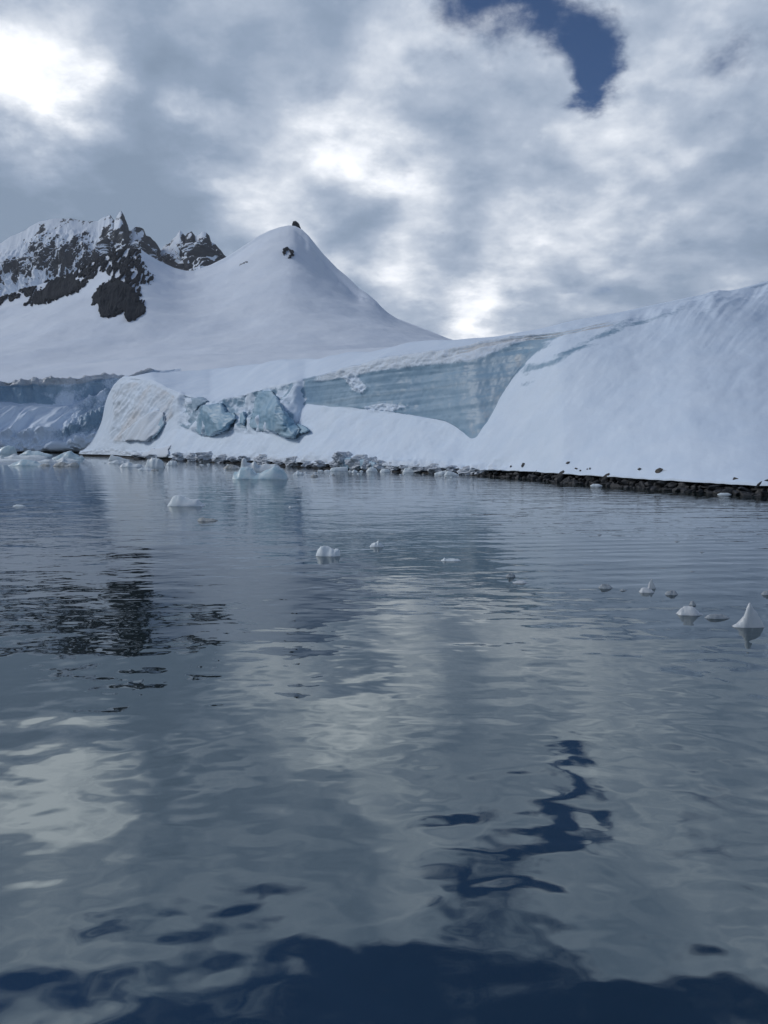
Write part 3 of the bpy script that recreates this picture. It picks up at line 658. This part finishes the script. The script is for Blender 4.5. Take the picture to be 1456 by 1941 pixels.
PX_, PY_ = project(P); N = normals(P)
x, y, z = P[..., 0], P[..., 1], P[..., 2]
tp = 1 - .93 * sstep(Vg, 1.15, 1.95)
r1 = ridged(x * .013 + z * .002, y * .004, z * .0035, o=5, gain=.55); r2 = fbm(x * .035, y * .02, z * .02, o=5, gain=.6); r3 = ridged(x * .03 + z * .006, 3., z * .006, o=3)
disp = (22 * (r1 - .6) + 13 * r2 + 7 * (r3 - .6)) * tp * (Vg < 3.2)
spire = np.maximum(sstep(PX_, 188, 200) * (1 - sstep(PX_, 300, 306)), sstep(PX_, 308, 318) * (1 - sstep(PX_, 420, 430)))
disp = disp * (1 + .35 * spire)
P = P + N * disp[..., None]
N2 = normals(P)
steep = 1 - N2[..., 2]
patchn = fbm(PX_ * .035 + PY_ * .02, PY_ * .03, 3., o=4, gain=.6)
snowtop = (1 - spire) * (1 - sstep(PY_ - np.interp(PX_, gx, S), 8, 60)) * sstep(PX_, 40, 110)
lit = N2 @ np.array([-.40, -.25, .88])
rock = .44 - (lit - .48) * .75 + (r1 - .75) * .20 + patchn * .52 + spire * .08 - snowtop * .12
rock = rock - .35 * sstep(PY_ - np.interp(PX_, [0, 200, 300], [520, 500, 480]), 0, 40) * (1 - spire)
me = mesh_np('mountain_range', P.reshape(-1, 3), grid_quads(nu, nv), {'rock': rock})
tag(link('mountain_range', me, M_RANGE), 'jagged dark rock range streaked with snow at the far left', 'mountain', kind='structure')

# ------------------------------------------------------------------ shore boulders under the right-hand slope
def rock_mesh(name, seed, squash, mat):
    r = np.random.RandomState(seed); pts = r.normal(size=(16, 3)); pts /= np.linalg.norm(pts, axis=1)[:, None]
    pts *= (.75 + .35 * r.rand(16))[:, None]; pts *= np.array(squash)
    bm = bmesh.new()
    for p_ in pts: bm.verts.new(p_)
    res = bmesh.ops.convex_hull(bm, input=bm.verts)
    bmesh.ops.delete(bm, geom=[g for g in res['geom_interior'] if isinstance(g, bmesh.types.BMVert)], context='VERTS')
    bmesh.ops.bevel(bm, geom=list(bm.edges), offset=.06, segments=1, affect='EDGES', profile=.5)
    bmesh.ops.recalc_face_normals(bm, faces=bm.faces)
    me = bpy.data.meshes.new(name); bm.to_mesh(me); bm.free(); me.materials.append(mat); return me
shore_m = [rock_mesh('shore_boulder', 60 + i, sq, M_SHORE) for i, sq in enumerate([(1, .8, .7), (1.1, .9, .55), (.9, .9, .8), (1.2, .7, .6), (1, 1, .65), (.8, .9, 1.0), (1.25, .8, .45)])]
def place(name, me, px, py, d, wp, hp, label, cat, group=None, rz=None, ry=0.):
    s = d / F; ob = link(name, me); c = world(px, py, d)
    ob.location = c; ob.scale = (wp * .5 * s, wp * .42 * s, hp * .5 * s / .62); ob.rotation_euler = (random.uniform(-.25, .25), ry + random.uniform(-.2, .2), random.uniform(0, 6.28) if rz is None else rz)
    return tag(ob, label, cat, group)
GB = 'boulders in the bank along the right-hand snow slope'; LB = 'dark wet boulder in the bank of rocks between snow slope and water'
rr = random.Random(5)
for row, (off, n_, zlo, zhi, smin, smax) in enumerate([(-.1, 78, -.02, .06, .12, .36), (.5, 66, .12, .30, .14, .40), (1.1, 46, .34, .60, .2, .48)]):
    for i in range(n_):
        px = 905 + (1475 - 905) * (i + rr.uniform(.1, .9)) / n_
        if row == 2 and 1010 > px > 960: continue
        d = float(np.interp(px, pxs, d0)) + off + rr.uniform(-.2, .2); s = rr.uniform(smin, smax) * (1.25 if rr.random() < .12 else 1)
        sc_ = .75 if px < 960 else 1.0
        ob = link('shore_boulder', shore_m[rr.randrange(7)])
        ob.location = (float(kr(px, HOR)[0]) * d, d, (rr.uniform(zlo, zhi)) * sc_); s *= sc_
        s *= 1.12; ob.scale = (s * rr.uniform(.9, 1.5), s, s * rr.uniform(.75, 1.15)); ob.rotation_euler = (rr.uniform(-.4, .4), rr.uniform(-.4, .4), rr.uniform(0, 6.28))
        tag(ob, LB, 'boulder', GB)
def onslope(px, py): return float(glacier_depth(np.array([px], float), np.array([py], float))[0])
big = [(1064, 904, 22, 20, 'upright rounded boulder rising above the middle of the rocky shore', .5), (1076, 908, 26, 14, 'flat tilted slab leaning against the upright shore boulder', -.5),
       (1079, 913, 30, 9, 'thin pale slab lying at the waterline beside the tilted slab', -.45), (1148, 908, 18, 20, 'angular block standing proud of the shore rocks near the big snow boulder', .6), (1162, 908, 14, 10, 'small squat rock just right of the angular shore block', 0),
       (1438, 919, 7, 15, 'narrow black rock sticking up at the right end of the shore', .7), (1131, 914, 17, 9, 'low rounded rock left of the angular shore block', 0), (1365, 931, 26, 9, 'long low slab at the waterline near the right edge', -.15)]
for px, py, wp, hp, lb, ry in big:
    d = float(np.interp(px, pxs, d0)) + (.3 if py < 912 else -.2); place('shore_boulder', shore_m[{26: 1, 30: 6}.get(wp, 0 if hp < 15 else 5)], px, py, d, wp, hp, lb, 'boulder', None, rz=0.2, ry=ry)
bm_ = [rock_mesh('snow_boulder', 80 + i, (1.1, .8, .75), M_BOULDER) for i in range(3)]
for px, py, wp, hp, lb in [(1251, 893.5, 20, 12, 'largest brown boulder resting on the snow slope above the shore'), (992, 882, 13, 9, 'brown boulder on the snow above the left end of the rocky shore'),
                           (1077, 877, 11, 4, 'flat dark stone highest on the lower snow slope'), (1212, 889, 9, 4, 'small dark stone on snow left of the largest boulder'), (968, 884, 6, 4, 'tiny stone left of the brown boulder on snow'),
                           (1092, 888, 7, 3, 'small stone below the flat dark stone on snow'), (1118, 888, 5, 4, 'pebble-sized stone right of two others on the lower snow'), (1113, 889, 3, 3, 'smallest stone on the lower snow'), (1100, 892, 5, 3, 'thin stone nearest the shore rocks on snow')]:
    d = onslope(px, py) - .05; place('snow_boulder', bm_[int(px) % 3], px, py, d, wp, hp, lb, 'boulder', 'stones lying on the lower snow slope', rz=.3 * (px % 5))

# ------------------------------------------------------------------ floating ice
def floe(label, prof, base, mat, ratio=.55, group=None, seed=None, rough=.10, nx=44, ny=22, name='ice_floe', cat='ice floe', pw=2.0, lean=0.0):
    """prof: (pixel x, pixels above the waterline); base: pixel row of the front waterline"""
    prof = [(float(a_), float(h_)) for a_, h_ in prof]; seed = seed if seed is not None else int(prof[0][0] * 3 + base)
    xl, xr = prof[0][0], prof[-1][0]; wpx = xr - xl
    df = float(shore_d(base)); s = df / F; ry = wpx * s * .5 * ratio; dc = df + ry; s = dc / F
    xc = (xl + xr) / 2; c = np.array([float(kr(xc, base)[0]) * dc, dc, 0.])
    u = np.linspace(-1, 1, nx); v = np.linspace(-1, 1, ny); U, Vv = np.meshgrid(u, v, indexing='ij')
    e = np.sqrt(np.maximum(0, 1 - np.abs(U)**6 * .6))
    X = U * wpx * .5 * s; Y = Vv * ry * (.35 + .65 * np.sqrt(np.maximum(0, 1 - U**2 * .9))) * (1 + .18 * pn(U * 2 + seed, 1.7))
    H = np.interp(xc + U * wpx * .5, [a_ for a_, _ in prof], [h_ for _, h_ in prof]) * s
    rid = lean + .35 * pn(U * 1.6 + seed * .37, 4.1)
    cs = np.maximum(0, 1 - np.abs((Vv - rid * (1 - Vv**2)))**pw)
    Hm = max(h_ for _, h_ in prof) * s
    Z = H * cs + rough * Hm * fbm(U * 3 + seed, Vv * 2.2, seed * .7, o=4) * cs + rough * .8 * Hm * facets(np.stack([U * 2, Vv, U * 0], -1), 26, .4, seed) * cs
    Z = np.maximum(Z, -.02 * Hm) - .06 * Hm * (np.maximum(np.abs(U), np.abs(Vv)) > .999)
    top = np.stack([X, Y, Z], -1).reshape(-1, 3); bot = np.stack([X * .93, Y * .93, np.full_like(X, -.35 * Hm - .05) * (1 - .6 * np.maximum(U**2, Vv**2)) - .02], -1).reshape(-1, 3)
    qt = grid_quads(nx, ny); n_ = nx * ny
    loop = [i * ny for i in range(nx)] + [(nx - 1) * ny + j for j in range(1, ny)] + [i * ny + ny - 1 for i in range(nx - 2, -1, -1)] + [j for j in range(ny - 2, 0, -1)]
    side = [(loop[i - 1], loop[i], loop[i] + n_, loop[i - 1] + n_)[::-1] for i in range(len(loop))]
    me = mesh_np(name, np.concatenate([top, bot]), np.concatenate([qt, qt[:, ::-1] + n_, np.array(side)]), smooth=True)
    ob = link(name, me, mat); ob.location = c
    return tag(ob, label, cat, group)
GF = 'brash ice drifting in the bay'
floe('large pale blue twin-humped ice floe off the middle of the glacier', [(442, 2), (444, 14), (452, 13), (457, 22), (470, 23), (478, 21), (486, 12), (495, 11), (505, 17), (520, 25), (528, 22), (537, 18), (543, 9), (546, 1)], 909, M_BLUE, .5, rough=.09, nx=80, ny=34, name='ice_floe')
floe('ragged white floe with a finger of ice, right behind the twin-humped floe', [(456, 2), (459, 23), (463, 26), (466, 23), (468, 16), (478, 15), (483, 20), (490, 13), (505, 13), (520, 14), (528, 10), (534, 1)], 894, M_BERG, .3, nx=64)
floe('low grey-brown dirty floe left of the twin-humped floe', [(424, 1), (430, 6), (437, 9), (445, 7), (455, 3), (459, 0)], 889, M_GREY, .5)
floe('smooth white dome of ice alone in open water', [(319, 1), (323, 8), (329, 18), (334, 20.5), (341, 20), (350, 16), (360, 13), (370, 12.5), (375, 12), (381, 6), (385, 2), (389, .5)], 960, M_BERG, .5, rough=.03, nx=60, ny=30, pw=2.4)
floe('low grey floe just below the smooth white dome', [(375, 1), (378, 5), (384, 6.5), (390, 5), (400, 4), (408, 3), (413, .5)], 988, M_GREY, .5)
floe('rounded white ice lump with a knob, mid water left of centre', [(599, 3), (602, 12), (608, 17.5), (618, 18), (628, 15), (634, 11), (637, 13), (642, 12), (645, 6), (646, 1)], 1055, M_BERG, .7, rough=.09)
floe('small white floe with a pointed tip near picture centre', [(701, 1), (704, 5), (709, 7), (715, 9), (717, 13), (719, 8), (724, 5), (728, 1)], 1037, M_BERG, .5)
floe('flat white sliver floe right of the pointed one', [(836, 1), (840, 3), (842, 6.5), (845, 4), (858, 4), (868, 3.5), (873, 1)], 1064, M_BERG, .4)
floe('thin white scrap of ice at the far left of open water', [(25, .5), (32, 3.5), (40, 3), (47, 1)], 960, M_BERG, .5)
floe('tiny white ice speck below the twin-humped floe', [(547, .5), (550, 3), (555, 1)], 962, M_BERG, .6)
floe('tall clear shark-fin of ice near the right edge', [(1388, .5), (1398, 7), (1405, 15), (1410, 24), (1414, 38), (1418, 46), (1421, 47), (1424, 42), (1430, 33), (1437, 22), (1443, 12), (1448, .5)], 1190, M_CLEAR, .34, rough=.04, nx=60, ny=28)
floe('clear rounded dome of ice left of the shark-fin', [(1283, .5), (1288, 8), (1297, 14), (1306, 16), (1316, 12), (1324, 5), (1331, .5)], 1167, M_CLEAR, .6)
floe('low clear ice bar between the dome and the shark-fin', [(1336, .5), (1343, 6), (1358, 8), (1372, 6), (1382, 1)], 1173, M_DARKICE, .35)
floe('dark ice ball behind the clear dome', [(1307, 1), (1309, 7), (1313, 8.5), (1317, 6), (1319, 1)], 1148, M_DARKICE, .8)
floe('glassy white ice cluster in the line of bits on the right', [(1212, 1), (1216, 7), (1222, 9), (1228, 8), (1234, 6), (1240, 1)], 1124, M_CLEAR, .6, rough=.2)
floe('thin clear plate standing behind the glassy white cluster', [(1228, .5), (1231, 13), (1235, 17), (1240, 8), (1244, .5)], 1116, M_CLEAR, .4)
floe('dark glassy ice lump right of the white cluster', [(1261, 1), (1265, 6), (1272, 8), (1280, 7), (1285, 1)], 1128, M_DARKICE, .6)
floe('glassy grey ice lump at the left of the line of bits', [(1135, 1), (1140, 7), (1147, 8), (1156, 6), (1161, 1)], 1116, M_DARKICE, .6, rough=.2)
floe('tiny dark ice chip between two glassy lumps', [(1174, .5), (1180, 3.5), (1188, .5)], 1120, M_DARKICE, .6)
floe('dark ice lump cut by the right picture edge', [(1444, 1), (1448, 6), (1456, 8), (1464, 5), (1468, 1)], 1128, M_DARKICE, .6)
floe('small glassy ice chip nearest picture centre in the right-hand line', [(959, 1), (963, 6), (970, 6.5), (977, 2)], 1094, M_DARKICE, .6, rough=.2)
floe('flat clear ice chip just below the small glassy one', [(972, .5), (980, 4), (992, 4), (1000, .5)], 1106, M_CLEAR, .5)
# crowded brash under the far cliff
floe('pale blue wedge floe at the left picture edge', [(-14, 4), (0, 11), (12, 16), (20, 16.5), (28, 15), (31, 4)], 861, M_BLUE, .5)
floe('blue peaked floe right of the wedge floe', [(38, 1), (46, 6), (55, 10), (62, 7), (70, 8), (80, 6), (98, 1)], 863, M_BLUE, .4)
floe('long low white floe behind the large flat one', [(10, 1), (22, 5), (29, 8), (34, 5), (55, 4), (75, 5), (90, 1)], 868, M_BERG, .35)
floe('thin white floe reaching to the left edge', [(-20, 1), (0, 4), (20, 4), (45, 3), (60, .5)], 874, M_BERG, .4)
floe('large flat white and blue floe in the left brash', [(18, 1), (28, 6), (38, 9), (42, 12.5), (55, 11), (68, 9), (76, 4), (94, .5)], 883, M_BLUE, .4, rough=.08, nx=60)
floe('white peaked floe with a blue hollow beside the dark point', [(100, 1), (110, 6), (122, 12), (135, 15), (140, 11), (150, 5), (160, .5)], 870, M_BLUE, .4)
floe('small white floe below the peaked floe', [(108, 1), (116, 6), (121, 8), (128, 5), (140, 3), (150, .5)], 874, M_BERG, .4)
floe('dirty olive-grey floe in front of the left brash', [(102, 1), (106, 6), (115, 8), (123, 7), (130, 3), (138, 7), (147, 7), (149, 1)], 884, M_GREY, .4, rough=.18)
floe('white pointed scrap on top of the olive-grey floe', [(108, 1), (118, 5), (122, 8), (128, 4), (136, 1)], 878, M_BERG, .5)
floe('narrow white floe right of the large flat floe', [(72, 1), (85, 5), (97, 5), (108, .5)], 876, M_BERG, .4)
floe('flat white tongue at the tail of the large flat floe', [(74, .5), (84, 4), (92, 4.5), (95, 1)], 883, M_GREY, .5)
floe('sharp white point of ice at the tip of the rock ledge', [(146, 1), (151, 5), (156, 6), (160, 1)], 869, M_BERG, .5)
floe('slanting white slab along the dark ledge', [(206, 2), (210, 10), (222, 8), (236, 4), (246, 1)], 873, M_BERG, .25)
floe('low white floe with a hooked end', [(205, 1), (212, 5), (225, 7), (236, 5), (240, 1)], 879, M_BERG, .35)
floe('white humped floe left of the tallest one in the second cluster', [(228, 1), (234, 8), (246, 9), (252, 6), (262, 7), (268, 5), (271, 1)], 886, M_BERG, .5)
floe('tallest white block in the second cluster of brash', [(276, 3), (280, 14), (288, 18), (297, 19), (306, 16), (310, 10), (312, 2)], 887, M_BERG, .6)
floe('low white foot in front of the tallest white block', [(262, 1), (270, 5), (282, 4), (292, 1)], 891, M_BERG, .5)
floe('small grey scrap right of the low white foot', [(287, 1), (292, 3), (300, 1)], 891.5, M_GREY, .5)
floe('white floe with an overhanging cap beside the second cluster', [(316, 2), (320, 7), (328, 9), (335, 8), (336, 1)], 882, M_BERG, .6)
# by the ice foot, middle
floe('long flat-topped white slab below the blue ice foot', [(625, 1), (628, 6), (640, 7.5), (655, 8), (659, 8), (660, 1)], 893, M_BERG, .35, rough=.03)
floe('thin grey shelf left of the flat-topped slab', [(614, .5), (620, 2.5), (629, 1)], 893, M_BERG, .5)
floe('small white floe right of the flat-topped slab', [(667, 1), (671, 5), (677, 2), (678, .5)], 895, M_BERG, .6)
floe('knobbly white floe under the lumpy ice foot', [(694, 1), (700, 7), (706, 9), (712, 6), (716, 1)], 894, M_BERG, .5, rough=.2)
floe('rounded white floe next to the knobbly one', [(720, 1), (724, 6), (732, 6.5), (738, 4), (740, 1)], 895, M_BERG, .5)
floe('broad white block against the end of the ice foot', [(763, 2), (767, 8), (778, 9), (786, 8), (792, 3)], 896, M_BERG, .5)
floe('white angular chunk at the start of the snow slope', [(823, 1), (828, 4), (838, 6), (846, 7), (852, 1)], 899, M_BERG, .5)
floe('white chunk tucked under the snow slope corner', [(842, 1), (848, 8), (856, 7), (864, 4), (870, 1)], 901, M_BERG, .4)
floe('small ragged white floe right of the twin-humped floe', [(555, .5), (558, 4), (564, 6), (567, 4.5), (572, 5), (576, 1)], 900, M_BERG, .5)
floe('little brownish floe right of the ragged white one', [(589, .5), (593, 4.5), (599, 4), (603, 1)], 904, M_GREY, .5)
floe('white scrap among the shore rocks below the tilted slab', [(1119, .5), (1124, 3.5), (1136, 3), (1142, .5)], 921, M_BERG, .4)
floe('white sliver at the waterline near the right edge', [(1360, .5), (1366, 3), (1380, 3), (1386, .5)], 937.5, M_BERG, .3)
floe('white snow block at the right edge of the shore', [(1437, 2), (1442, 9), (1452, 12), (1475, 14), (1500, 4)], 934, M_BERG, .5)
rr = random.Random(9); LT = 'tiny crumb of white ice floating off the glacier front'
for i in range(46):
    px = rr.choice([rr.uniform(400, 860), rr.uniform(0, 420), rr.uniform(330, 640)]); yb = float(HOR + (CAMH * F) / np.interp(px, pxs, d0)) if px > 160 else 868
    base = yb + abs(rr.gauss(3, 5)) + 1.5; wd = rr.uniform(3, 8)
    floe(LT, [(px, .4), (px + wd * .4, rr.uniform(1.2, 2.8)), (px + wd, .4)], base, rr.choice([M_BERG, M_BERG, M_GREY]), .6, 'tiny ice crumbs near the glacier', nx=10, ny=8, name='ice_crumb', cat='ice crumb', seed=i)
LD = 'dark chip of clear ice floating alone on the right-hand water'
for px, py in [(1283, 1027), (1312, 1084), (1330, 1047), (1136, 1014)]:
    floe(LD, [(px - 4, .3), (px, 1.6), (px + 5, .3)], py, M_DARKICE, .6, 'dark ice chips on the right-hand water', nx=10, ny=8, name='ice_crumb', cat='ice crumb', seed=px)

# ------------------------------------------------------------------ haze
if True:
    m = bpy.data.materials.new('haze_air'); m.use_nodes = True; t = m.node_tree; t.nodes.clear()
    hv = t.nodes.new('ShaderNodeVolumePrincipled'); ho = t.nodes.new('ShaderNodeOutputMaterial'); t.links.new(hv.outputs[0], ho.inputs['Volume'])
    hv.inputs['Color'].default_value = (.93, .96, 1, 1); hv.inputs['Density'].default_value = .00004; hv.inputs['Anisotropy'].default_value = .2
    e_ = R_ + 100; zt = 1050
    V = [(-e_, -e_, -2.5), (e_, -e_, -2.5), (e_, e_, -2.5), (-e_, e_, -2.5), (-e_, -e_, zt), (e_, -e_, zt), (e_, e_, zt), (-e_, e_, zt)]
    me = mesh_np('haze', V, [(3, 2, 1, 0), (4, 5, 6, 7), (0, 1, 5, 4), (1, 2, 6, 5), (2, 3, 7, 6), (3, 0, 4, 7)], smooth=False)
    tag(link('haze', me, m), 'thin pale haze over the bay', 'haze', kind='stuff')
